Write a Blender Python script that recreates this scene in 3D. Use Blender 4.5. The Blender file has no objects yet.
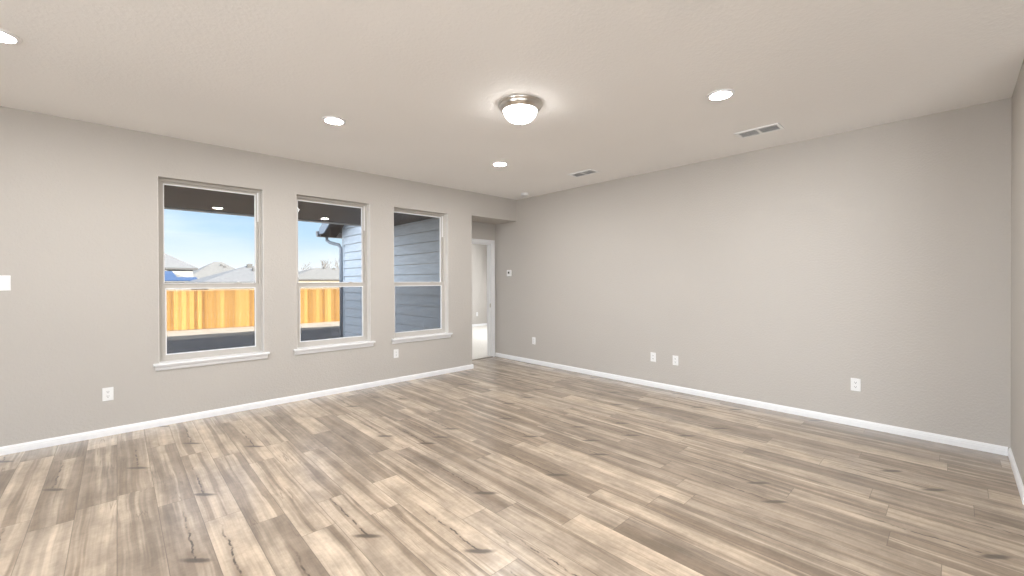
import bpy, bmesh, math, random
from mathutils import Vector, Matrix
random.seed(7)
S = bpy.context.scene
COL = S.collection
PI = math.pi

# ------------------------------------------------------------------ camera
FPX, CX, CY, CAMZ = 418.05, 512.0, 283.27, 1.3519     # focal length and principal point in pixels, eye height
YAW, PITCH, ROLL = math.radians(46.631), math.radians(-0.266), math.radians(-0.195)
Fv = Vector((math.cos(PITCH) * math.cos(YAW), math.cos(PITCH) * math.sin(YAW), math.sin(PITCH)))
R0 = Vector((math.sin(YAW), -math.cos(YAW), 0)); U0 = R0.cross(Fv)
Rv = R0 * math.cos(ROLL) + U0 * math.sin(ROLL); Uv = U0 * math.cos(ROLL) - R0 * math.sin(ROLL)
cam_d = bpy.data.cameras.new('camera')
cam = bpy.data.objects.new('camera', cam_d); COL.objects.link(cam)
cam_d.sensor_width = 36.0
cam_d.lens = FPX * 36.0 / 1024.0
cam_d.shift_y = -(288.0 - CY) / 1024.0
cam_d.clip_start = 0.02; cam_d.clip_end = 500
cam.matrix_world = Matrix(((Rv.x, Uv.x, -Fv.x, 0), (Rv.y, Uv.y, -Fv.y, 0), (Rv.z, Uv.z, -Fv.z, CAMZ), (0, 0, 0, 1)))
S.camera = cam

# ------------------------------------------------------------------ view
S.view_settings.view_transform = 'Standard'
try: S.view_settings.look = 'None'
except Exception: pass
S.view_settings.exposure = 0.06
S.view_settings.gamma = 1.0
S.view_settings.use_curve_mapping = False

# ------------------------------------------------------------------ world sky
SKY = 1.0
W = bpy.data.worlds.new('sky'); S.world = W; W.use_nodes = True
wn = W.node_tree.nodes; wl = W.node_tree.links; wn.clear()
wo = wn.new('ShaderNodeOutputWorld'); wb = wn.new('ShaderNodeBackground')
tc = wn.new('ShaderNodeTexCoord'); sp = wn.new('ShaderNodeSeparateXYZ')
rp = wn.new('ShaderNodeValToRGB')
wl.new(tc.outputs['Generated'], sp.inputs[0]); wl.new(sp.outputs['Z'], rp.inputs[0])
e = rp.color_ramp.elements
e[0].position = 0.0; e[0].color = (1.25, 1.25, 1.25, 1)
e[1].position = 1.0; e[1].color = (0.22, 0.45, 0.95, 1)
for p, c in ((0.035, (1.0, 1.08, 1.15, 1)), (0.10, (0.62, 0.86, 1.08, 1)), (0.19, (0.40, 0.68, 1.05, 1)), (0.27, (2.6, 2.8, 3.3, 1)), (0.47, (2.6, 2.8, 3.3, 1)), (0.62, (0.32, 0.58, 1.05, 1))):
    k = e.new(p); k.color = c
nz = wn.new('ShaderNodeTexNoise'); mp = wn.new('ShaderNodeMapping')
mp.inputs['Scale'].default_value = (2.0, 2.0, 9.0)
nz.inputs['Scale'].default_value = 1.6; nz.inputs['Detail'].default_value = 5
wl.new(tc.outputs['Generated'], mp.inputs[0]); wl.new(mp.outputs[0], nz.inputs['Vector'])
cr = wn.new('ShaderNodeValToRGB'); cr.color_ramp.elements[0].position = 0.45; cr.color_ramp.elements[1].position = 0.8
cr.color_ramp.elements[1].color = (0.6, 0.6, 0.6, 1)
mx = wn.new('ShaderNodeMixRGB'); mx.inputs[2].default_value = (1.1, 1.15, 1.2, 1)
wl.new(nz.outputs['Fac'], cr.inputs[0]); wl.new(cr.outputs[0], mx.inputs[0]); wl.new(rp.outputs[0], mx.inputs[1])
# hazy bright sky low in the west, outside the view
mr = wn.new('ShaderNodeMapRange'); mr.interpolation_type = 'SMOOTHSTEP'
mr.inputs[1].default_value = -0.15; mr.inputs[2].default_value = -0.75; mr.inputs[3].default_value = 0.0; mr.inputs[4].default_value = 1.0
wl.new(sp.outputs['X'], mr.inputs[0])
m2 = wn.new('ShaderNodeMixRGB'); m2.inputs[2].default_value = (3.3, 3.8, 4.5, 1)
wl.new(mr.outputs[0], m2.inputs[0]); wl.new(mx.outputs[0], m2.inputs[1])
wl.new(m2.outputs[0], wb.inputs['Color']); wb.inputs['Strength'].default_value = SKY
wl.new(wb.outputs[0], wo.inputs['Surface'])

# ------------------------------------------------------------------ sun
sun_d = bpy.data.lights.new('sun', 'SUN'); sun = bpy.data.objects.new('sun', sun_d); COL.objects.link(sun)
sun_d.energy = 20.0; sun_d.angle = math.radians(0.6); sun_d.color = (1.0, 0.93, 0.82)
SUN_EL = math.radians(24.0)
sv = Vector((-0.28 * math.cos(SUN_EL), 0.96 * math.cos(SUN_EL), -math.sin(SUN_EL)))   # travel direction
sun.rotation_euler = sv.to_track_quat('-Z', 'Y').to_euler()
sun.location = (4, -10, 14)

# ------------------------------------------------------------------ added fill lamps behind the camera, window light in the bedroom
def area(name, loc, direction, sx, sy, energy, color):
    d = bpy.data.lights.new(name, 'AREA'); d.shape = 'RECTANGLE'; d.size = sx; d.size_y = sy
    d.energy = energy; d.color = color
    o = bpy.data.objects.new(name, d); COL.objects.link(o)
    o.location = loc; o.rotation_euler = Vector(direction).to_track_quat('-Z', 'Z').to_euler()
    return o
area('fill_lamp_left', (-4.38, 0.9, 1.15), (1, -1.15, 1.35), 2.6, 2.0, 225, (0.935, 0.97, 1.0))  # unseen fill lamp, added at the left end to brighten the room
area('fill_lamp_rear', (-1.9, -4.38, 1.45), (0.75, 1, 1.6), 4.4, 1.6, 235, (0.935, 0.97, 1.0))  # second added fill, out of view at the rear wall
area('daylight_bedroom_window', (8.5, 7.6, 1.5), (-1, 0.0, -0.35), 1.8, 1.4, 160, (0.97, 0.985, 1.0))
P_CAN = 20.0

# ------------------------------------------------------------------ pixel -> place
def ray(px, py): return Fv + Rv * ((px - CX) / FPX) - Uv * ((py - CY) / FPX)
def at(px, py, Y):
    d = ray(px, py); return d * (Y / d.y) + Vector((0, 0, CAMZ))

# ------------------------------------------------------------------ materials
def mat(name, color=(.8, .8, .8), rough=0.5, metal=0.0, spec=0.5):
    m = bpy.data.materials.new(name); m.use_nodes = True
    b = m.node_tree.nodes['Principled BSDF']
    b.inputs['Base Color'].default_value = (*color, 1); b.inputs['Roughness'].default_value = rough
    b.inputs['Metallic'].default_value = metal
    b.inputs['Specular IOR Level'].default_value = spec
    return m
class NT:
    def __init__(s, m):
        s.m = m; s.n = m.node_tree.nodes; s.l = m.node_tree.links; s.b = s.n['Principled BSDF']
    def new(s, t, **kw):
        nd = s.n.new(t)
        for k, v in kw.items(): setattr(nd, k, v)
        return nd
    def put(s, sock, v):
        if isinstance(v, (int, float)): sock.default_value = v
        elif isinstance(v, tuple): sock.default_value = v if len(v) == len(sock.default_value) else (*v, 1)
        else: s.l.new(v, sock)
    def math(s, op, a, b=0.0, c=None):
        nd = s.new('ShaderNodeMath', operation=op); s.put(nd.inputs[0], a); s.put(nd.inputs[1], b)
        if c is not None: s.put(nd.inputs[2], c)
        return nd.outputs[0]
    def vec(s, x, y, z=0.0):
        nd = s.new('ShaderNodeCombineXYZ'); s.put(nd.inputs[0], x); s.put(nd.inputs[1], y); s.put(nd.inputs[2], z); return nd.outputs[0]
    def noise(s, v, scale=1.0, detail=4.0, rough=0.5, dist=0.0):
        nd = s.new('ShaderNodeTexNoise'); s.l.new(v, nd.inputs['Vector'])
        nd.inputs['Scale'].default_value = scale; nd.inputs['Detail'].default_value = detail
        nd.inputs['Roughness'].default_value = rough; nd.inputs['Distortion'].default_value = dist
        return nd.outputs['Fac']
    def ramp(s, v, a, b, lo=0.0, hi=1.0):
        nd = s.new('ShaderNodeMapRange'); nd.interpolation_type = 'SMOOTHSTEP'
        s.put(nd.inputs[0], v); nd.inputs[1].default_value = a; nd.inputs[2].default_value = b
        nd.inputs[3].default_value = lo; nd.inputs[4].default_value = hi
        return nd.outputs[0]
    def mix(s, f, a, b, blend='MIX'):
        nd = s.new('ShaderNodeMixRGB', blend_type=blend); s.put(nd.inputs[0], f); s.put(nd.inputs[1], a); s.put(nd.inputs[2], b); return nd.outputs[0]
    def xyz(s):
        t = s.new('ShaderNodeTexCoord'); q = s.new('ShaderNodeSeparateXYZ'); s.l.new(t.outputs['Object'], q.inputs[0])
        return t.outputs['Object'], q.outputs[0], q.outputs[1], q.outputs[2]
    def bump(s, h, strength, dist=0.01):
        nd = s.new('ShaderNodeBump'); nd.inputs['Strength'].default_value = strength; nd.inputs['Distance'].default_value = dist
        s.l.new(h, nd.inputs['Height']); s.l.new(nd.outputs[0], s.b.inputs['Normal'])
    def color(s, v): s.l.new(v, s.b.inputs['Base Color'])

def paint(name, col, scale, strength):
    m = mat(name, col, 0.75, 0, 0.25); t = NT(m); v, x, y, z = t.xyz()
    n1 = t.noise(v, scale, 3, 0.6)
    t.bump(t.ramp(n1, 0.35, 0.7), strength, 0.004)
    n2 = t.noise(v, 0.7, 2)
    t.color(t.mix(t.ramp(n2, .3, .7), tuple(c * .985 for c in col), tuple(min(1, c * 1.015) for c in col)))
    return m
M = {}
M['wall'] = paint('greige orange peel wall paint', (0.505, 0.479, 0.448), 60, 0.25)
M['ceiling'] = paint('greige textured ceiling paint', (0.895, 0.887, 0.876), 45, 0.2)
M['white'] = mat('white trim paint', (0.83, 0.84, 0.855), 0.4)
M['vinyl'] = mat('almond vinyl', (0.52, 0.495, 0.46), 0.45)
M['return_strip'] = mat('off white return strip', (0.74, 0.72, 0.69), 0.5)
M['plate'] = mat('white plastic', (0.82, 0.825, 0.825), 0.35)
M['slot'] = mat('dark slot', (0.05, 0.05, 0.05), 0.6)
M['vent'] = mat('white enamel', (0.90, 0.91, 0.92), 0.4)
M['ventdark'] = mat('duct grey', (0.42, 0.43, 0.46), 0.7)
M['nickel'] = mat('brushed nickel', (0.62, 0.59, 0.55), 0.30, 1.0)
M['finial'] = mat('dull pewter', (.16, .15, .14), 0.6)
M['display'] = mat('thermostat display', (0.05, 0.055, 0.05), 0.25)
M['strip'] = mat('dark transition strip', (0.10, 0.075, 0.055), 0.5)

def emit(name, col, strength):
    m = bpy.data.materials.new(name); m.use_nodes = True; n = m.node_tree.nodes; n.clear()
    o = n.new('ShaderNodeOutputMaterial'); ee = n.new('ShaderNodeEmission')
    ee.inputs[0].default_value = (*col, 1); ee.inputs[1].default_value = strength
    m.node_tree.links.new(ee.outputs[0], o.inputs[0]); return m
M['lens'] = emit('lit lens', (1.0, 0.97, 0.935), 80)
M['dome'] = emit('lit glass bowl', (1.0, 0.97, 0.935), 17)

def glass():
    m = bpy.data.materials.new('window glass'); m.use_nodes = True; n = m.node_tree.nodes; l = m.node_tree.links; n.clear()
    o = n.new('ShaderNodeOutputMaterial'); mx = n.new('ShaderNodeMixShader')
    fr = n.new('ShaderNodeFresnel'); fr.inputs[0].default_value = 1.5
    tr = n.new('ShaderNodeBsdfTransparent'); tr.inputs[0].default_value = (0.975, 0.985, 0.98, 1)
    gl = n.new('ShaderNodeBsdfGlossy'); gl.inputs['Roughness'].default_value = 0.0
    l.new(fr.outputs[0], mx.inputs[0]); l.new(tr.outputs[0], mx.inputs[1]); l.new(gl.outputs[0], mx.inputs[2]); l.new(mx.outputs[0], o.inputs[0])
    return m
M['glass'] = glass()
def screen():
    m = bpy.data.materials.new('insect screen mesh'); m.use_nodes = True; n = m.node_tree.nodes; l = m.node_tree.links; n.clear()
    o = n.new('ShaderNodeOutputMaterial'); mx = n.new('ShaderNodeMixShader'); mx.inputs[0].default_value = 0.52
    tr = n.new('ShaderNodeBsdfTransparent'); df = n.new('ShaderNodeBsdfDiffuse'); df.inputs[0].default_value = (0.10, 0.10, 0.11, 1)
    l.new(tr.outputs[0], mx.inputs[1]); l.new(df.outputs[0], mx.inputs[2]); l.new(mx.outputs[0], o.inputs[0]); return m
M['screen'] = screen()

def floor_mat():
    m = mat('rustic greige wood planks', (.5, .4, .3), 0.4, 0, 0.5); t = NT(m); v, x, y, z = t.xyz()
    Wd, L = 0.178, 1.22
    A, Mu = (lambda a, b: t.math('ADD', a, b)), (lambda a, b: t.math('MULTIPLY', a, b))
    Sb = lambda a, b: t.math('SUBTRACT', a, b)
    rx = t.math('DIVIDE', A(x, PHASE), Wd); row = t.math('FLOOR', rx); fx = Sb(rx, row)
    wn1 = t.new('ShaderNodeTexWhiteNoise', noise_dimensions='1D'); t.l.new(row, wn1.inputs['W'])
    ry = A(t.math('DIVIDE', y, L), Mu(wn1.outputs['Value'], 7.31))
    col = t.math('FLOOR', ry); fy = Sb(ry, col)
    def rnd(k):
        w = t.new('ShaderNodeTexWhiteNoise', noise_dimensions='3D'); t.l.new(t.vec(row, col, float(k)), w.inputs['Vector'])
        q = t.new('ShaderNodeSeparateColor'); t.l.new(w.outputs['Color'], q.inputs[0]); return q.outputs
    r1, r2, r3 = rnd(0); r4, r5, r6 = rnd(3); r7, r8, r9 = rnd(8)
    off = Mu(r2, 37.0)
    # tone of the plank: pale, tan or grey brown
    tone = t.mix(t.ramp(r1, 0.25, 0.75), (0.265, 0.212, 0.163), (0.520, 0.435, 0.345))
    tone = t.mix(Mu(r3, 0.40), tone, (0.350, 0.308, 0.266))
    # slow wobble of the grain
    wob = Sb(t.noise(t.vec(Mu(x, 2.5), Mu(y, 1.3), off), 1.0, 2), 0.5)
    xw = A(x, Mu(wob, 0.055))
    # broad heartwood bands and pale sapwood running down the plank
    b1 = t.noise(t.vec(Mu(xw, 12.5), Mu(y, 0.28), off), 1.0, 3, 0.6)
    tone = t.mix(t.ramp(b1, 0.52, 0.60, 0, 0.68), tone, (0.200, 0.153, 0.110))
    tone = t.mix(t.ramp(b1, 0.46, 0.37, 0, 0.55), tone, (0.610, 0.525, 0.430))
    # straight fine streaks
    g2 = t.noise(t.vec(Mu(xw, 38.0), Mu(y, 0.55), off), 1.0, 3, 0.6)
    tone = t.mix(1.0, tone, t.mix(t.ramp(g2, .25, .75), (0.83, 0.82, 0.81), (1.14, 1.14, 1.14)), 'MULTIPLY')
    g = t.noise(t.vec(Mu(xw, 150.0), Mu(y, 5.0), off), 1.0, 4, 0.62)
    tone = t.mix(1.0, tone, t.mix(g, (0.90, 0.89, 0.88), (1.09, 1.10, 1.10)), 'MULTIPLY')
    # curly cross figure and soft blotches
    cf = t.noise(t.vec(Mu(x, 13.0), Mu(y, 34.0), off), 1.0, 4, 0.6, 1.2)
    tone = t.mix(1.0, tone, t.mix(t.ramp(cf, .3, .7), (0.95, 0.945, 0.94), (1.045, 1.045, 1.045)), 'MULTIPLY')
    bl = t.noise(t.vec(Mu(x, 8.0), Mu(y, 3.4), off), 1.0, 5, 0.65)
    tone = t.mix(1.0, tone, t.mix(t.ramp(bl, .28, .72), (0.70, 0.685, 0.67), (1.22, 1.22, 1.22)), 'MULTIPLY')
    # knots: a dark cross-grain lash, with a crack running away from it along the grain
    on = t.math('GREATER_THAN', r4, 0.50)
    kx = Mu(Sb(fx, A(0.25, Mu(r5, 0.5))), Wd); ky = Mu(Sb(fy, A(0.12, Mu(r6, 0.45))), L)
    jit = Mu(Sb(t.noise(t.vec(Mu(x, 30.0), Mu(y, 12.0), off), 1.0, 3), 0.5), 0.022)
    a_ = Mu(Sb(A(kx, jit), ky), 0.7071); b_ = Mu(A(A(kx, jit), ky), 0.7071)
    d_ = t.math('SQRT', A(t.math('POWER', t.math('DIVIDE', a_, 0.105), 2.0), t.math('POWER', t.math('DIVIDE', b_, 0.025), 2.0)))
    lash = Mu(t.ramp(d_, 0.35, 1.0, 1, 0), on)
    halo = Mu(t.ramp(t.math('SQRT', A(t.math('POWER', t.math('DIVIDE', kx, 0.055), 2.0), t.math('POWER', t.math('DIVIDE', ky, 0.19), 2.0))), 0.2, 1.0, 1, 0), on)
    tone = t.mix(Mu(halo, 0.42), tone, (0.215, 0.160, 0.112))
    cw = t.noise(t.vec(Mu(y, 9.0), Mu(r7, 50.0), off), 1.0, 4, 0.6)
    ck = t.math('ABSOLUTE', A(kx, Mu(Sb(cw, 0.5), 0.050)))
    cl = Mu(t.ramp(ky, -0.03, 0.02), t.ramp(ky, 0.70, 0.35))
    cthick = t.noise(t.vec(Mu(x, 20.0), Mu(y, 26.0), off), 1.0, 3)
    crack = Mu(Mu(t.ramp(ck, 0.0020, 0.0065, 1, 0), cl), Mu(on, t.ramp(cthick, 0.34, 0.58)))
    soft = Mu(Mu(t.ramp(ck, 0.0, 0.026, 1, 0), cl), on)
    tone = t.mix(Mu(soft, 0.36), tone, (0.20, 0.145, 0.10))
    tone = t.mix(Mu(crack, 0.92), tone, (0.055, 0.040, 0.030))
    tone = t.mix(Mu(lash, 0.90), tone, (0.075, 0.056, 0.042))
    # small dark specks and short mineral lines
    c1 = t.noise(t.vec(Mu(xw, 12.0), Mu(y, 0.8), A(off, 5.0)), 1.0, 3, 0.6)
    ln = t.ramp(t.math('ABSOLUTE', Sb(c1, 0.53)), 0.0, 0.016, 1, 0)
    lm = t.ramp(t.noise(t.vec(Mu(x, 5.0), Mu(y, 2.2), A(off, 9.0)), 1.0, 2), 0.54, 0.68)
    tone = t.mix(Mu(Mu(ln, lm), 0.55), tone, (0.12, 0.085, 0.06))
    tone = t.mix(1.0, tone, (1.00, 0.965, 0.925), 'MULTIPLY')
    # seams between planks
    ex = t.math('MINIMUM', fx, Sb(1.0, fx)); ey = t.math('MINIMUM', fy, Sb(1.0, fy))
    seam = t.math('MAXIMUM', t.ramp(ex, 0.004, 0.014, 1, 0), t.ramp(ey, 0.0005, 0.0020, 1, 0))
    tone = t.mix(Mu(seam, 0.65), tone, (0.10, 0.075, 0.055))
    t.color(tone)
    t.l.new(t.ramp(g, 0.2, 0.8, 0.38, 0.30), t.b.inputs['Roughness'])
    t.b.inputs['Coat Weight'].default_value = 0.9; t.b.inputs['Coat Roughness'].default_value = 0.26
    t.bump(Sb(Mu(g, 0.25), seam), 0.10, 0.002)
    return m
PHASE = 0.178 * 20 - ray(117, 560).x / -ray(117, 560).z * CAMZ       # a plank seam passes under this point
M['floor'] = floor_mat()

def noisy(name, a, b, scale, rough=0.8, detail=4, stretch=(1, 1, 1), bump=0.0):
    m = mat(name, a, rough, 0, 0.3); t = NT(m); v, x, y, z = t.xyz()
    vv = t.vec(t.math('MULTIPLY', x, stretch[0]), t.math('MULTIPLY', y, stretch[1]), t.math('MULTIPLY', z, stretch[2]))
    n = t.noise(vv, scale, detail, 0.6); t.color(t.mix(t.ramp(n, .3, .7), a, b))
    if bump: t.bump(n, bump, 0.02)
    return m
M['carpet'] = noisy('cream carpet', (.76, .73, .68), (.86, .84, .80), 90, 0.95, 3, bump=.4)
M['dirt'] = noisy('bare graded soil', (.50, .43, .34), (.66, .58, .48), 1.3, 0.95, 6, (1, 3, 1), .5)
M['soil'] = noisy('darker yard ground', (.045, .045, .046), (.115, .110, .105), 1.6, 0.95, 7, (1, 3, 1), .6)
M['concrete'] = noisy('patio concrete', (.36, .36, .36), (.44, .43, .42), 3, 0.85)
M['siding'] = noisy('grey fibre cement siding', (.47, .50, .53), (.56, .59, .62), 3, 0.6, 5, (1, 1.2, 9), .1)
M['soffit'] = noisy('dark brown soffit', (.078, .056, .045), (.108, .080, .064), 4, 0.7, 4, (1, 9, 1))
M['fascia'] = mat('taupe fascia', (.50, .46, .44), 0.6)
M['gutter'] = mat('grey brown gutter metal', (.17, .165, .17), 0.45)
M['downspout'] = mat('grey downspout', (.30, .32, .35), 0.5)
M['rake'] = mat('pale grey rake board', (.22, .25, .29), 0.55)
M['shingle'] = noisy('grey roof shingles', (.115, .117, .121), (.16, .16, .164), 5, 0.9, 5, (1, 1, 4))
M['shingle_tan'] = noisy('weathered grey shingles', (.12, .118, .113), (.165, .16, .154), 3, 0.9, 5, (1, 1, 4))
M['housewall'] = noisy('white house siding', (.25, .245, .238), (.28, .275, .268), 2, 0.8, 3, (.2, .2, 6))
M['brick'] = noisy('tan house wall', (.20, .17, .13), (.24, .21, .165), 6, 0.85)
M['bluepanel'] = mat('blue roof panel', (.024, .052, .120), 0.25)
M['bark'] = noisy('pale bare bark', (.09, .075, .065), (.13, .11, .095), 4, 0.9)
M['roofvent'] = mat('roof vent grey', (.035, .035, .037), 0.6)
def picket_mat():
    m = mat('new yellow pine pickets', (.7, .45, .2), 0.75, 0, 0.25); t = NT(m); v, x, y, z = t.xyz()
    k = t.math('FLOOR', t.math('DIVIDE', x, 0.142))
    wn_ = t.new('ShaderNodeTexWhiteNoise', noise_dimensions='1D'); t.l.new(k, wn_.inputs['W'])
    c = t.mix(wn_.outputs['Value'], (.23, .112, .026), (.47, .290, .088))
    n = t.noise(t.vec(t.math('MULTIPLY', x, 30.0), t.math('MULTIPLY', k, 3.1), t.math('MULTIPLY', z, 2.0)), 1.0, 4)
    c = t.mix(1.0, c, t.mix(n, (.8, .78, .75), (1.15, 1.15, 1.15)), 'MULTIPLY')
    t.color(c); return m
M['picket'] = picket_mat()
M['cap'] = mat('pine cap board', (.42, .27, .15), 0.7)

# ------------------------------------------------------------------ mesh builder
class MB:
    def __init__(s): s.bm = bmesh.new()
    def box(s, x0, x1, y0, y1, z0, z1, bev=0.0):
        vs = [s.bm.verts.new(p) for p in ((x0,y0,z0),(x1,y0,z0),(x1,y1,z0),(x0,y1,z0),(x0,y0,z1),(x1,y0,z1),(x1,y1,z1),(x0,y1,z1))]
        fs = [s.bm.faces.new([vs[i] for i in q]) for q in ((0,3,2,1),(4,5,6,7),(0,1,5,4),(1,2,6,5),(2,3,7,6),(3,0,4,7))]
        if bev:
            es = {e for f in fs for e in f.edges}
            bmesh.ops.bevel(s.bm, geom=list(es), offset=bev, segments=2, affect='EDGES', profile=0.5)
        return s
    def lattice(s, xs, ys, zs, filled):
        nx, ny, nz = len(xs) - 1, len(ys) - 1, len(zs) - 1
        V = {}
        def v(i, j, k):
            if (i, j, k) not in V: V[(i, j, k)] = s.bm.verts.new((xs[i], ys[j], zs[k]))
            return V[(i, j, k)]
        F = {(i, j, k) for i in range(nx) for j in range(ny) for k in range(nz)
             if filled((xs[i] + xs[i+1]) / 2, (ys[j] + ys[j+1]) / 2, (zs[k] + zs[k+1]) / 2)}
        for (i, j, k) in F:
            for d, q in (((-1,0,0), ((0,0,0),(0,0,1),(0,1,1),(0,1,0))), ((1,0,0), ((1,0,0),(1,1,0),(1,1,1),(1,0,1))),
                         ((0,-1,0), ((0,0,0),(1,0,0),(1,0,1),(0,0,1))), ((0,1,0), ((0,1,0),(0,1,1),(1,1,1),(1,1,0))),
                         ((0,0,-1), ((0,0,0),(0,1,0),(1,1,0),(1,0,0))), ((0,0,1), ((0,0,1),(1,0,1),(1,1,1),(0,1,1)))):
                if (i + d[0], j + d[1], k + d[2]) not in F:
                    s.bm.faces.new([v(i + a, j + b, k + c) for a, b, c in q])
        return s
    def prism(s, prof, p0, p1, xa, ya):
        """profile (list of 2-D points) swept from p0 to p1; xa, ya are the axes of the profile plane"""
        xa, ya = Vector(xa), Vector(ya)
        A = [s.bm.verts.new(Vector(p0) + xa * a + ya * b) for a, b in prof]
        B = [s.bm.verts.new(Vector(p1) + xa * a + ya * b) for a, b in prof]
        n = len(prof)
        for i in range(n): s.bm.faces.new((A[i], A[(i+1) % n], B[(i+1) % n], B[i]))
        s.bm.faces.new(A[::-1]); s.bm.faces.new(B)
        return s
    def lathe(s, prof, seg=40, c=(0, 0, 0)):
        """profile of (radius, z) turned about z"""
        rings = []
        for r, z in prof:
            if r < 1e-6: rings.append([s.bm.verts.new((c[0], c[1], c[2] + z))])
            else: rings.append([s.bm.verts.new((c[0] + r * math.cos(2*PI*i/seg), c[1] + r * math.sin(2*PI*i/seg), c[2] + z)) for i in range(seg)])
        for a, b in zip(rings, rings[1:]):
            for i in range(seg):
                j = (i + 1) % seg
                q = [a[i] if len(a) > 1 else a[0], a[j] if len(a) > 1 else None, b[j] if len(b) > 1 else b[0], b[i] if len(b) > 1 else None]
                q = [w for w in q if w is not None]
                if len(q) > 2: s.bm.faces.new(q)
        return s
    def tube(s, pts, radii, seg=6):
        pts = [Vector(p) for p in pts]; prev = None
        for i, p in enumerate(pts):
            d = (pts[min(i+1, len(pts)-1)] - pts[max(i-1, 0)]).normalized()
            up = Vector((0, 0, 1)) if abs(d.z) < 0.9 else Vector((1, 0, 0))
            a = d.cross(up).normalized(); b = d.cross(a).normalized()
            ring = [s.bm.verts.new(p + (a * math.cos(2*PI*k/seg) + b * math.sin(2*PI*k/seg)) * radii[i]) for k in range(seg)]
            if prev:
                for k in range(seg): s.bm.faces.new((prev[k], prev[(k+1) % seg], ring[(k+1) % seg], ring[k]))
            else: s.bm.faces.new(ring[::-1])
            prev = ring
        s.bm.faces.new(prev)
        return s
    def poly(s, verts, faces):
        vs = [s.bm.verts.new(p) for p in verts]
        for f in faces: s.bm.faces.new([vs[i] for i in f])
        return s
    def build(s, name, material, parent=None, smooth=False):
        bmesh.ops.recalc_face_normals(s.bm, faces=s.bm.faces)
        me = bpy.data.meshes.new(name); s.bm.to_mesh(me); s.bm.free()
        me.materials.append(material)
        if smooth:
            for p in me.polygons: p.use_smooth = True
        o = bpy.data.objects.new(name, me); COL.objects.link(o)
        if parent: o.parent = parent
        return o
def struct(o): o['kind'] = 'structure'; return o
def empty(name, loc, rz=0.0, rot=None):
    o = bpy.data.objects.new(name, None); COL.objects.link(o); o.empty_display_size = 0.1
    o.location = loc; o.rotation_euler = rot if rot else (0, 0, rz); return o
def thing(name, label, cat, loc, rz=0.0, group=None, rot=None):
    o = empty(name, loc, rz, rot); return tag(o, label, cat, group)
def tag(o, label, cat, group=None):
    o['label'] = label; o['category'] = cat
    if group: o['group'] = group
    return o
def copy_tree(o, parent=None):
    c = o.copy(); COL.objects.link(c)
    if parent: c.parent = parent; c.matrix_parent_inverse = o.matrix_parent_inverse.copy()
    for ch in [q for q in bpy.data.objects if q.parent == o]: copy_tree(ch, c)
    return c
def smooth_by_angle(o, deg=40):
    for p in o.data.polygons: p.use_smooth = True
    bm = bmesh.new(); bm.from_mesh(o.data)
    for ed in bm.edges:
        if len(ed.link_faces) == 2 and ed.calc_face_angle(0) > math.radians(deg): ed.smooth = False
    bm.to_mesh(o.data); bm.free(); return o

# ================================================================== ROOM SHELL
YA, XB, YC, H = 5.1421, 4.9686, -0.297, 2.74           # window wall, right wall, near wall, ceiling height
XE = 4.003                                           # end of the window wall
YD = 5.693                                           # wall with the bedroom door
XL, YR = -4.5, -4.5
YO = YA + 0.16                                       # outside face of the window wall
WX = [0.281, 1.486, 2.687]; WW = 0.875; WZ0, WZ1 = 0.572, 2.352
HZ = 2.378                                           # underside of the alcove header
XS = 3.90                                            # outside face of the bedroom wing
YW = 9.97                                            # far end of the bedroom wing

def in_win(x, z): return any(a < x < a + WW for a in WX) and WZ0 < z < WZ1
xs = [XL]
for a in WX: xs += [a, a + WW]
xs += [3.95, XE, XB]
struct(MB().lattice(xs, [YA, YO, YD], [0, WZ0, WZ1, HZ, H],
    lambda x, y, z: (y < YO and x < XE and not in_win(x, z)) or (x > XE and z > HZ) or (3.95 < x < XE and y > YO)).build('wall_back', M['wall']))
DX0, DX1, DZ = 4.125, 4.886, 2.038                    # bedroom doorway
struct(MB().lattice([XS + 0.02, DX0, DX1, XB, 8.6], [YD, YD + 0.12], [0, DZ, H],
    lambda x, y, z: not (DX0 < x < DX1 and z < DZ)).build('wall_alcove', M['wall']))
struct(MB().box(XB, XB + 0.12, YR - 0.12, YD, 0, H).build('wall_right', M['wall']))
struct(MB().box(3.95, XB, YC - 0.12, YC, 0, H).build('wall_front', M['wall']))
struct(MB().lattice([XL - 0.12, XL], [YR - .12, 0.3, 2.9, YO], [0, 2.15, H], lambda x, y, z: not (0.3 < y < 2.9 and z < 2.15)).build('wall_left', M['wall']))
struct(MB().lattice([XL, -4.1, 0.3, XB], [YR - .12, YR], [0, 0.65, 2.25, H], lambda x, y, z: not (-4.1 < x < 0.3 and 0.65 < z < 2.25)).build('wall_rear', M['wall']))
struct(MB().lattice([XL - .12, XE, XB, XB + .12], [YR - .12, YO, YD], [-0.10, 0], lambda x, y, z: y < YO or x > XE).build('floor', M['floor']))
struct(MB().box(XL - .12, XB + .12, YR - .12, YO, H, H + 0.06).build('ceiling', M['ceiling']))
# bedroom seen through the doorway
struct(MB().lattice([XS + .15, DX0, DX1, 8.6], [YD, YD + .12, YW - .15], [-0.09, 0.012], lambda x, y, z: y > YD + .12 or DX0 < x < DX1).build('floor_bedroom', M['carpet']))
struct(MB().box(XS, 8.6, YO, YW, H + .001, H + .06).build('ceiling_bedroom', M['ceiling']))
struct(MB().box(XS + .15, 8.6, YW - .15, YW, -0.09, H).build('wall_bedroom', M['wall']))
struct(MB().box(8.6, 8.72, YD, YW, -0.09, H).build('wall_bedroom_side', M['wall']))
struct(MB().box(XS + .02, XS + .15, YD + .12, YW, -0.5, H).build('wall_bedroom_left', M['wall']))

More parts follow.
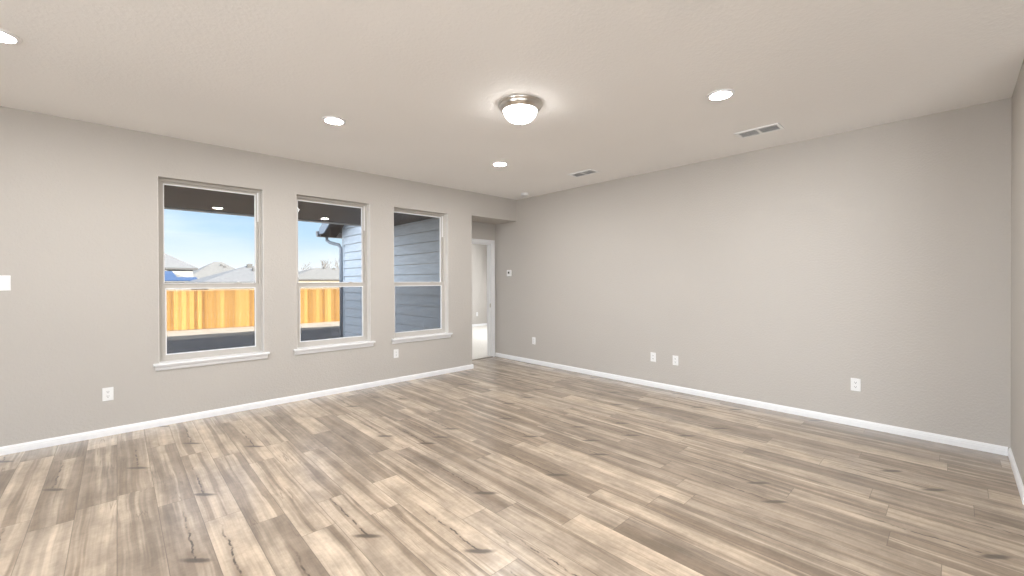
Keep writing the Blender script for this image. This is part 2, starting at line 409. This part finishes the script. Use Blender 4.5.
# baseboards: ogee profile swept along the wall
BB = [(0, 0), (.014, 0), (.014, .036), (.012, .040), (.012, .050), (.008, .058), (.005, .064), (0, .066)]
def baseboard(name, p0, p1, out):
    return struct(MB().prism(BB, p0, p1, out, (0, 0, 1)).build(name, M['white']))
def baseboard_path(name, segs):
    mb = MB()
    for p0, p1, out in segs: mb.prism(BB, p0, p1, out, (0, 0, 1))
    return struct(mb.build(name, M['white']))
baseboard_path('baseboard_back', [((XL, YA, 0), (XE + .014, YA, 0), (0, -1, 0)), ((XE, YA, 0), (XE, YD - .016, 0), (1, 0, 0))])
baseboard('baseboard_right', (XB, YC + .014, 0), (XB, YD - .001, 0), (-1, 0, 0))
baseboard('baseboard_front', (3.95, YC, 0), (XB, YC, 0), (0, 1, 0))
baseboard('baseboard_bedroom', (XS + .15, YW - .15, .012), (8.6, YW - .15, .012), (0, -1, 0))

# bedroom doorway: jambs, casing, strike plate
dr = struct(MB().box(DX1 - .018, DX1, YD - .001, YD + .121, .013, DZ).box(DX0, DX0 + .018, YD - .001, YD + .121, .013, DZ)
            .box(DX0, DX1, YD - .001, YD + .121, DZ - .018, DZ)
            .box(DX1 - .030, DX1 - .018, YD + .05, YD + .085, .013, DZ - .018).box(DX0 + .018, DX1 - .018, YD + .05, YD + .085, DZ - .030, DZ - .018)
            .build('door_1', M['white']))
CS = [(0, 0), (.057, 0), (.057, .016), (.048, .016), (.040, .011), (.012, .011), (.006, .008), (0, .006)]
mb = MB()
mb.prism(CS, (DX1 - .006, YD, 0), (DX1 - .006, YD, DZ + .05), (1, 0, 0), (0, -1, 0))
mb.prism(CS, (DX0 + .006, YD, 0), (DX0 + .006, YD, DZ + .05), (-1, 0, 0), (0, -1, 0))
mb.prism(CS, (DX0 - .05, YD, DZ - .006), (DX1 + .05, YD, DZ - .006), (0, 0, 1), (0, -1, 0))
mb.build('door_casing', M['white'], dr)
mb = MB(); mb.box(DX1 - .0205, DX1 - .018, YD + .012, YD + .046, .885, .955).box(DX1 - .026, DX1 - .0205, YD + .006, YD + .016, .90, .94)
o = mb.build('strike_plate', M['nickel'], dr); o['label'] = 'nickel strike plate'
struct(MB().prism([(0, 0), (.045, 0), (.036, .007), (.009, .007)], (DX0, YD - .03, .0), (DX1, YD - .03, .0), (0, 1, 0), (0, 0, 1)).build('trim_1', M['strip']))

# ================================================================== WINDOWS
def window(n, x0):
    root = struct(empty('window_%d' % n, (x0, YA, WZ0)))
    h = WZ1 - WZ0; w = WW
    # stool and moulded apron
    mb = MB()
    mb.prism([(-.046, .004), (-.042, 0), (.088, 0), (.088, .020), (-.042, .020), (-.046, .016)], (0, 0, 0), (w, 0, 0), (0, 1, 0), (0, 0, 1))
    nose = [(-.046, .004), (-.042, 0), (0, 0), (0, .020), (-.042, .020), (-.046, .016)]
    mb.prism(nose, (-.040, 0, 0), (0, 0, 0), (0, 1, 0), (0, 0, 1)); mb.prism(nose, (w, 0, 0), (w + .044, 0, 0), (0, 1, 0), (0, 0, 1))
    mb.build('window_sill', M['white'], root)
    MB().prism([(0, -.001), (-.034, -.001), (-.030, -.012), (-.020, -.020), (-.017, -.040), (-.012, -.048), (0, -.052)], (-.026, 0, 0), (w + .030, 0, 0), (0, 1, 0), (0, 0, 1)).build('apron', M['white'], root)
    f0, f1 = .088, .158; b0, fw = .020, .026
    mb = MB().box(0, fw, f0, f1, b0, h).box(w - fw, w, f0, f1, b0, h).box(fw, w - fw, f0, f1, h - .022, h).box(fw, w - fw, f0, f1, b0, b0 + .022)
    # inner track ribs
    mb.box(fw, fw + .006, .119, .124, b0 + .022, h - .022).box(w - fw - .006, w - fw, .119, .124, b0 + .022, h - .022)
    mb.build('window_frame', M['vinyl'], root)
    mid = 1.315 - WZ0
    MB().box(0, .004, .001, f0, b0, h - .0).box(w - .004, w, .001, f0, b0, h).build('pale_return', M['return_strip'], root)  # added pale strips that brighten the bare wall returns
    def sash(name, z0, z1, y0, y1, stile, top, bot, label=None):
        xa, xb = fw + .001, w - fw - .001
        mb = MB().box(xa, xa + stile, y0, y1, z0, z1).box(xb - stile, xb, y0, y1, z0, z1)
        mb.box(xa + stile, xb - stile, y0, y1, z1 - top, z1).box(xa + stile, xb - stile, y0, y1, z0, z0 + bot)
        # glazing bead on the room side
        i0, i1, k0, k1 = xa + stile, xb - stile, z0 + bot, z1 - top
        s = mb.build(name, M['vinyl'], root)
        yb = y0 - .002; q = .008
        MB().box(i0, i0 + q, yb, y1 - .002, k0 + q, k1 - q).box(i1 - q, i1, yb, y1 - .002, k0 + q, k1 - q).box(i0, i1, yb, y1 - .002, k0, k0 + q).box(i0, i1, yb, y1 - .002, k1 - q, k1).build('glazing_bead', M['white'], s)
        ym = (y0 + y1) / 2 + .004
        MB().box(i0 + .004, i1 - .004, ym - .002, ym + .002, k0 + .004, k1 - .004).build('pane', M['glass'], s)
        return s
    sash('upper_sash', mid - .010, h - .022, .127, .152, .020, .018, .036)
    lo = sash('lower_sash', b0 + .022, mid + .024, .093, .118, .030, .042, .036)
    # lift rail lip and cam lock on the meeting rail
    MB().box(fw + .03, w - fw - .03, .086, .0935, mid + .018, mid + .024).build('lift_rail', M['vinyl'], lo)
    mb = MB().box(w * .72, w * .72 + .06, .094, .112, mid + .024, mid + .030); mb.lathe([(0, .030), (.012, .030), (.012, .040), (0, .042)], 16, (w * .72 + .03, .103, mid))
    mb.build('sash_lock', M['vinyl'], lo)
    # jamb track cover beside the upper sash
    MB().box(w - fw - .010, w - fw, .094, .117, mid + .70, h - .023).build('track_cover', M['plate'], root)
    sc = MB().box(fw, w - fw, .1535, .1575, b0 + .022, b0 + .034).box(fw, w - fw, .1535, .1575, mid, mid + .012).box(fw, fw + .012, .1535, .1575, b0 + .034, mid).box(w - fw - .012, w - fw, .1535, .1575, b0 + .034, mid).build('screen_frame', M['vinyl'], root)
    MB().poly([(fw + .012, .1555, b0 + .034), (w - fw - .012, .1555, b0 + .034), (w - fw - .012, .1555, mid), (fw + .012, .1555, mid)], [(0, 1, 2, 3)]).build('screen_mesh', M['screen'], sc)
    return root
for i, a in enumerate(WX): window(i + 1, a)

# ================================================================== CEILING FIXTURES
def recessed_light(label, x, y):
    r = thing('recessed_light', label, 'ceiling light', (x, y, H), group='recessed ceiling lights')
    t_ = MB().lathe([(.072, -.002), (.074, -.010), (.084, -.011), (.093, -.006), (.095, 0), (.070, 0), (.072, -.002)], 48).build('trim_ring', M['white'], r); smooth_by_angle(t_)
    MB().lathe([(0, -.020), (.030, -.0185), (.055, -.0145), (.0715, -.0075), (.0715, -.0015), (0, -.0015)], 40).build('lens', M['lens'], r)
    d = bpy.data.lights.new('lamp', 'AREA'); d.shape = 'DISK'; d.size = .14; d.energy = P_CAN; d.color = (1.0, .985, .97)
    lo = bpy.data.objects.new('lamp', d); COL.objects.link(lo); lo.parent = r; lo.location = (0, 0, -.022)
    return r
for lab, x, y in (('lit recessed ceiling light cut off by the left edge of the photo', -.482, 3.668),
                  ('lit recessed ceiling light in front of the two left-hand windows', 1.363, 3.66),
                  ('lit recessed ceiling light beyond the bowl lamp, near the alcove', 3.296, 3.69),
                  ('lit recessed ceiling light left of the nearer air vent', 3.281, 1.201),
                  ('lit recessed ceiling light straight above and ahead of the viewer, out of frame', 1.363, 1.201),
                  ('lit recessed ceiling light above the left side of the viewer, out of frame', -.425, 1.201)):
    recessed_light(lab, x, y)

fl = thing('flush_mount_light', 'lit round bowl lamp with white glass and brushed nickel ring on the ceiling', 'ceiling light', (2.305, 2.34, H))
o = MB().lathe([(.0, 0), (.175, 0), (.177, -.006), (.174, -.013), (.166, -.017), (.163, -.022), (.161, -.034), (.156, -.041), (.148, -.045), (.144, -.053), (.136, -.057), (.128, -.050), (0, -.045)], 64).build('metal_ring', M['nickel'], fl); smooth_by_angle(o)
prof = [(.128, -.052)]
for k in range(1, 13):
    a = k / 12 * PI / 2
    prof.append((.129 * math.cos(a) ** .8 if k < 12 else 0, -.056 - .085 * math.sin(a)))
MB().lathe(prof, 56).build('glass_bowl', M['dome'], fl, smooth=True)
MB().lathe([(0, -.139), (.010, -.140), (.012, -.145), (.006, -.150), (.007, -.155), (0, -.159)], 20).build('finial', M['finial'], fl, smooth=True)

def vent(label, x, y):
    r = thing('ceiling_vent', label, 'air vent', (x, y, H), group='ceiling air vents')
    a, b = .098, .180                               # half sizes: across and along y
    mb = MB()
    for (x0, x1, y0, y1) in ((-a, -a + .024, -b, b), (a - .024, a, -b, b), (-a + .024, a - .024, -b, -b + .024), (-a + .024, a - .024, b - .024, b), (-a + .024, a - .024, -.011, .011)):
        mb.box(x0, x1, y0, y1, -.009, -.001)
    mb.build('frame', M['vent'], r)
    for s in (-1, 1):
        mb = MB()
        ya, yb = (.011, b - .024) if s > 0 else (-b + .024, -.011)
        for k in range(7):
            xc = -a + .034 + k * (2 * a - .068) / 6
            mb.prism([(-.009, -.0085), (-.0075, -.0095), (.009, -.0025), (.0075, -.0015)], (xc, ya, 0), (xc, yb, 0), (1, 0, 0), (0, 0, 1))
        mb.build('louvers', M['vent'], r)
    MB().box(-a + .01, a - .01, -b + .01, b - .01, -.0012, -.0002).build('duct', M['ventdark'], r)
    return r
vent('white ceiling air vent nearer the viewer, above the long right wall', 4.332, 1.246)
vent('white ceiling air vent farther off, near the smoke detector and alcove', 4.362, 3.274)

sd = thing('smoke_detector', 'small white round smoke detector on the ceiling by the alcove corner', 'smoke detector', (4.697, 4.666, H))
o = MB().lathe([(0, 0), (.066, 0), (.066, -.008), (.060, -.012), (.060, -.022), (.054, -.034), (.040, -.038), (0, -.039)], 40).build('body', M['plate'], sd); smooth_by_angle(o, 50)
MB().lathe([(0, -.0385), (.008, -.0385), (.008, -.042), (0, -.042)], 16, (.022, 0, 0)).build('test_button', M['vent'], sd)

# ================================================================== WALL PLATES (local: x along the wall, -y into the room)
def outlet_proto(label, loc, rz):
    r = thing('wall_outlet', label, 'electrical outlet', loc, rz, 'electrical outlets')
    MB().box(-.036, .036, -.006, -.0003, -.0585, .0585, .0025).build('cover_plate', M['plate'], r)
    for s in (-1, 1):
        z = s * .0195
        rec = MB().prism([(.0165 * math.cos(a) * (1.0), .0140 * math.sin(a)) for a in [k * PI / 10 for k in range(20)]], (0, -.0055, z), (0, -.0075, z), (1, 0, 0), (0, 0, 1)).build('receptacle', M['plate'], r)
        mb = MB().box(-.0075, -.0048, -.0080, -.0072, z - .001, z + .008).box(.0048, .0075, -.0080, -.0072, z, z + .008)
        mb.prism([(.003 * math.cos(a), .003 * math.sin(a)) for a in [k * PI / 6 for k in range(12)]], (0, -.0072, z - .007), (0, -.0080, z - .007), (1, 0, 0), (0, 0, 1))
        mb.build('slots', M['slot'], rec)
    MB().prism([(.003 * math.cos(a), .003 * math.sin(a)) for a in [k * PI / 6 for k in range(12)]], (0, -.0055, 0), (0, -.0070, 0), (1, 0, 0), (0, 0, 1)).build('screw', M['vent'], r)
    return r
RB = -PI / 2                                         # facing -x: plates on the right wall
first = outlet_proto('white wall outlet to the left of the leftmost window, low on the wall', (-.064, YA, .367), 0)
for lab, loc, rz in (('white wall outlet under the left end of the third window', (2.713, YA, .389), 0),
                     ('white wall outlet low on the right wall, closest to the alcove', (XB, 4.739, .375), RB),
                     ('left one of two close white outlets midway along the right wall', (XB, 2.639, .380), RB),
                     ('right one of two close white outlets midway along the right wall', (XB, 2.346, .376), RB),
                     ('white wall outlet on the right wall nearest the viewer and the near corner', (XB, .628, .384), RB),
                     ('white wall outlet on the bedroom wall seen through the doorway', at(477, 314.2, YW - .15), 0)):
    c = copy_tree(first); c.location = loc; c.rotation_euler = (0, 0, rz); c['label'] = lab

sw = thing('light_switch', 'white rocker light switch at the left edge of the window wall', 'light switch', (-.649, YA, 1.352))
MB().box(-.036, .036, -.006, -.0003, -.060, .060, .0025).build('cover_plate', M['plate'], sw)
MB().prism([(-.0055, -.033), (-.0095, -.033), (-.0075, 0), (-.0110, .033), (-.0055, .033)], (-.0165, 0, 0), (.0165, 0, 0), (0, 1, 0), (0, 0, 1)).build('rocker', M['vent'], sw)

th = thing('thermostat', 'small white thermostat with dark display on the right wall by the alcove', 'thermostat', (XB, 5.32, 1.494), RB)
MB().box(-.052, .052, -.022, -.0003, -.055, .055, .006).build('body', M['plate'], th)
MB().box(-.022, .018, -.0235, -.0215, -.010, .026).build('display', M['display'], th)
MB().box(-.026, .026, -.0240, -.0215, -.044, -.034).build('button_strip', M['vent'], th)

# ================================================================== OUTSIDE: patio cover and bedroom wing
ZS, YB = 2.425, 7.69                                  # soffit height, edge of the patio cover
struct(MB().box(-1.2, XS, YO, YB, ZS, ZS + .05).build('patio_soffit', M['soffit']))
struct(MB().box(-1.2, XS, YB, YB + .14, ZS - .012, ZS + .26).build('trim_2', M['fascia']))
struct(MB().box(-1.6, XS, YO, YB + .3, -.22, -.12).build('patio_slab', M['concrete']))
# outer face of the window wall
struct(MB().lattice([-6] + xs[1:-3] + [XS], [YO, YO + .02], [-.5, WZ0, WZ1, ZS], lambda x, y, z: not in_win(x, z)).build('wall_outside', M['siding']))
# lap siding on the wing: boards leaning out at the foot
mb = MB(); E_ = .185; z = -.55
while z < H - .05:
    mb.prism([(0, 0), (-.030, .0), (-.016, E_ - .012), (0, E_ - .012)], (XS + .02, YO + .02, z), (XS + .02, YW, z), (1, 0, 0), (0, 0, 1)); z += E_
struct(mb.build('wall_wing', M['siding']))
struct(MB().box(XS - .012, XS + .03, YW - .09, YW + .02, -.55, 2.62).box(XS + .02, XS + .12, YW, YW + .02, -.55, 2.62).build('trim_3', M['siding']))
# roofs: the main roof that shades the yard, and the wing's gable
def slab_roof(mb, x0, x1, prof, th_=.12):
    pts = prof + [(y, z - th_) for y, z in prof[::-1]]
    mb.prism(pts, (x0, 0, 0), (x1, 0, 0), (0, 1, 0), (0, 0, 1))
RIDGE_Y, RIDGE_Z = -1.0, 7.35
mb = MB(); slab_roof(mb, -14, 14, [(YB + .25, 2.78), (RIDGE_Y, RIDGE_Z), (-10.2, 2.78)]); struct(mb.build('roof_main', M['shingle']))
XR, YE, ZE = 3.50, YW + .42, 2.60                    # rake edge, eave edge, top of eave
mb = MB(); slab_roof(mb, XR + .03, 9.2, [(YE, ZE), (7.6, ZE + .5 * (YE - 7.6)), (6.0, ZE + .5 * (YE - 9.2))], .05); struct(mb.build('roof_wing', M['shingle']))
mb = MB(); mb.prism([(YE, ZE - .06), (7.6, ZE - .06 + .5 * (YE - 7.6)), (7.6, ZE - .20 + .5 * (YE - 7.6)), (YE - .02, ZE - .16)], (XR + .03, 0, 0), (XS - .005, 0, 0), (0, 1, 0), (0, 0, 1))
struct(mb.build('soffit_wing', M['soffit']))
mb = MB(); mb.prism([(YE, ZE + .02), (7.6, ZE + .02 + .5 * (YE - 7.6)), (7.6, ZE - .22 + .5 * (YE - 7.6)), (YE - .30, ZE - .11), (YE, ZE - .11)], (XR, 0, 0), (XR + .03, 0, 0), (0, 1, 0), (0, 0, 1))
struct(mb.build('trim_4', M['rake']))
struct(MB().box(XR + .03, 9.2, YE - .02, YE, ZE - .16, ZE - .05).build('trim_5', M['fascia']))
g_ = thing('gutter', 'dark rain gutter with downspout at the corner eave of the grey siding', 'gutter', (XR - .03, YE, ZE - .17))
MB().prism([(0, 0), (.075, 0), (.085, .04), (.115, .075), (.115, .13), (.105, .13), (.105, .08), (.075, .045), (.068, .008), (.008, .008), (.008, .13), (0, .13)], (0, .001, 0), (5.7, .001, 0), (0, 1, 0), (0, 0, 1)).build('trough', M['gutter'], g_)
MB().prism([(0, 0), (.075, 0), (.085, .04), (.115, .075), (.115, .13), (0, .13)], (-.004, .001, 0), (0, .001, 0), (0, 1, 0), (0, 0, 1)).build('end_cap', M['gutter'], g_)
lx = XS - XR - .02
MB().tube([(lx - .16, .04, .0), (lx - .16, .03, -.07), (lx - .12, -.06, -.13), (lx - .02, -.36, -.20), (lx + .01, -.40, -.28), (lx + .01, -.40, -.60), (lx + .01, -.40, -2.8)], [.038] * 7, 8).build('downspout', M['downspout'], g_, smooth=True)

# ground falling gently away from the house
def gz(y): return -.12 if y < 6 else max(-.12 - .0385 * (y - 6), -.80)
mb = MB(); ysg = [-30, 6, 12, 18, 23.7, 40, 160]
vs = [(x, y, gz(y) if y < 24 else -.80) for y in ysg for x in (-120, 160)]
mb.poly(vs, [(2*i, 2*i+1, 2*i+3, 2*i+2) for i in range(len(ysg) - 1)])
g0 = struct(mb.build('ground', M['dirt'])); g0.location = (0, 0, -.005)

# darker ground over the yard nearer the house, its far edge ragged
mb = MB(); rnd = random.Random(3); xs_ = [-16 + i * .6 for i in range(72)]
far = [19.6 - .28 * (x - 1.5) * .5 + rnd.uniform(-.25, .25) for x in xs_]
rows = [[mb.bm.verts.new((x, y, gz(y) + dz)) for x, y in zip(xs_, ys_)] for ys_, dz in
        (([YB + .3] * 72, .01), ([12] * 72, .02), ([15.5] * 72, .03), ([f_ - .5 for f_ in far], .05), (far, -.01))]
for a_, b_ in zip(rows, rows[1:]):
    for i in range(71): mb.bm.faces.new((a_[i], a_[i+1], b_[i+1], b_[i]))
struct(mb.build('ground_dark', M['soil']))

# ================================================================== FENCE
FY, FZ0, FZ1 = 23.7, -.80, 1.00
fa = math.atan2(at(299, 289, 23.0).y - at(165, 289, 24.3).y, at(299, 289, 23.0).x - at(165, 289, 24.3).x) * 0.6
fe = thing('wooden_fence', 'sunlit yellow pine picket fence with cap board across the yard', 'fence', (0, 24.1, FZ0), fa)
PW = .142
for k in range(12):
    mb = MB()
    for i in range(17):
        x0 = -12 + (k * 17 + i) * PW
        mb.box(x0 + .003, x0 + PW - .003, -.009 + random.uniform(-.002, .002), .009, .02, FZ1 - FZ0 - .03)
    mb.build('picket_panel', M['picket'], fe)
    xp = -12 + k * 17 * PW
    MB().box(xp - .045, xp + .045, .05, .14, 0, FZ1 - FZ0 - .04).build('post', M['cap'], fe)
MB().box(-12, -12 + 12 * 17 * PW, -.05, .10, FZ1 - FZ0 - .03, FZ1 - FZ0 + .01).build('cap_board', M['cap'], fe)
for z in (.35, 1.5):
    MB().box(-12, -12 + 12 * 17 * PW, .009, .048, z, z + .09).build('rail', M['cap'], fe)
MB().box(-12, -12 + 12 * 17 * PW, -.028, -.010, FZ1 - FZ0 - .12, FZ1 - FZ0 - .03).build('trim_board', M['picket'], fe)

# ================================================================== HOUSES BEYOND THE FENCE
def hip_house(label, Y0, D, eave_l, eave_r, rl, rr, wall, roof, over=.35, vents=()):
    """eave_l/eave_r: pixel of the front eave's ends; rl/rr: pixel of the ridge's ends (middle depth)"""
    a, b = at(*eave_l, Y0), at(*eave_r, Y0); p, q = at(*rl, Y0 + D / 2), at(*rr, Y0 + D / 2)
    zE = (a.z + b.z) / 2; zR = (p.z + q.z) / 2
    org = Vector(((a.x + b.x) / 2, Y0 + D / 2, -.80))
    h = thing('house', label, 'house', org)
    x0, x1 = a.x - org.x, b.x - org.x; y0, y1 = -D / 2, D / 2; ze, zr = zE - org.z, zR - org.z
    px, qx = p.x - org.x, q.x - org.x
    MB().box(x0 + over, x1 - over, y0 + over, y1 - over, 0, ze).build('walls', M[wall], h)
    MB().box(x0, x1, y0, y1, ze - .16, ze).build('fascia', M['roofvent'], h)
    r = MB().poly([(x0 - .03, y0 - .03, ze + .002), (x1 + .03, y0 - .03, ze + .002), (x1 + .03, y1 + .03, ze + .002), (x0 - .03, y1 + .03, ze + .002), (px, 0, zr), (qx, 0, zr)],
                  [(0, 1, 5, 4), (1, 2, 5), (2, 3, 4, 5), (3, 0, 4), (0, 3, 2, 1)]).build('roof', M[roof], h)
    for fx_, fz_ in vents:                           # small pipes and vents standing on the front slope
        vx = px + (qx - px) * fx_; vy = y0 * fz_; vz = zr + (ze - zr) * fz_
        MB().box(vx - .14, vx + .14, vy - .12, vy + .12, vz - .1, vz + .28).build('roof_vent', M['roofvent'], r)
    return h
h1 = hip_house('white walled house with grey hip roof, leftmost beyond the fence', 50, 12, (40, 267), (198, 267), (95, 243), (150, 248), 'housewall', 'shingle')
hip_house('far house with a peaked grey hip roof between two nearer roofs', 66, 16, (186, 279), (256, 279), (214, 262), (222, 262), 'brick', 'shingle_tan', vents=((.9, .35), (.6, .25)))
hip_house('low grey hip roofed house at the right side of the leftmost window view', 35, 10, (203, 282), (285, 282), (247, 266), (262, 266), 'brick', 'shingle', vents=((.02, .12), (.12, .1), (.16, .35)))
hip_house('house with a broad pale hip roof seen through the middle window', 60, 13, (288, 279), (400, 279), (316, 268), (338, 268), 'brick', 'shingle_tan', vents=((.3, .1), (.7, .15)))
# low front roof of the leftmost house, with a blue panel lying on it
a = at(120, 282, 46.2); b = at(201, 282, 46.2); c_ = at(158, 267.5, 49.9); d_ = at(110, 267.5, 49.9)
mb = MB(); bz = -.80 - 0
low = thing('porch', 'low pale hip roof projecting in front of the white walled house', 'house extension', ((a.x + b.x) / 2, 48.2, -.80))
L0 = low.location
def lc(v): return (v.x - L0.x, v.y - L0.y, v.z - L0.z)
b2 = Vector((b.x, 49.90, b.z)); a2 = Vector((a.x, 49.90, a.z))
MB().poly([lc(a), lc(b), lc(b2), lc(c_), lc(d_), lc(a2)], [(0, 1, 3, 4), (1, 2, 3), (0, 4, 5), (2, 5, 4, 3), (0, 5, 2, 1)]).build('roof', M['shingle_tan'], low)
MB().box(a.x - L0.x + .3, b.x - L0.x - .3, 46.5 - L0.y, 49.9 - L0.y, 0, a.z - L0.z - .01).build('walls', M['housewall'], low)
nrm = (b - a).cross(c_ - b).normalized()
if nrm.z < 0: nrm = -nrm
def onroof(px, py):
    dr_ = ray(px, py); o_ = Vector((0, 0, CAMZ))
    t = (a - o_).dot(nrm) / dr_.dot(nrm); return o_ + dr_ * t
pts = [onroof(*q) + nrm * .03 for q in ((150, 281.2), (199, 281.2), (196, 278), (177, 278), (172, 272), (150, 272))]
pan = thing('roof_panel', 'blue panel lying on the low roof before the white walled house', 'roof panel', pts[0])
lo_ = [p - pts[0] for p in pts]; hi_ = [p + nrm * .06 for p in lo_]
n_ = len(lo_)
MB().poly(lo_ + hi_, [tuple(range(n_))[::-1], tuple(range(n_, 2*n_))] + [(i, (i+1) % n_, n_ + (i+1) % n_, n_ + i) for i in range(n_)]).build('panel', M['bluepanel'], pan)

# bare trees far behind the fence
def bare_tree(label, px, Y, py_top, seed):
    rnd = random.Random(seed); base = at(px, 282, Y); top = at(px, py_top, Y).z; hgt = top + .8
    t_ = thing('bare_tree', label, 'tree', (base.x, Y, -.80), group='bare trees beyond the roofs')
    MB().tube([(0, 0, 0), (.05, 0, hgt * .25), (0, .05, hgt * .45)], [.16, .12, .09], 7).build('trunk', M['bark'], t_)
    mb = MB()
    def grow(p, d, l, r, n):
        q = p + d * l; m_ = p + d * l * .5 + Vector((rnd.uniform(-1, 1), rnd.uniform(-1, 1), 0)) * l * .05
        mb.tube([p, m_, q], [r, r * .8, r * .55], 4)
        if n:
            for _ in range(3):
                dd = (d + Vector((rnd.uniform(-.75, .75), rnd.uniform(-.75, .75), rnd.uniform(0, .5)))).normalized()
                grow(p + d * l * rnd.uniform(.55, 1), dd, l * rnd.uniform(.55, .78), r * .55, n - 1)
    for _ in range(4):
        grow(Vector((0, .03, hgt * rnd.uniform(.3, .45))), Vector((rnd.uniform(-.6, .6), rnd.uniform(-.6, .6), 1)).normalized(), hgt * .24, .06, 3)
    mb.build('branches', M['bark'], t_)
bare_tree('bare leafless tree at the left of the middle window view', 301, 82, 257, 1)
bare_tree('bare leafless tree above the pale roof in the middle window view', 320, 90, 255, 2)
bare_tree('bare leafless tree beside the siding corner in the middle window view', 337, 84, 254, 5)
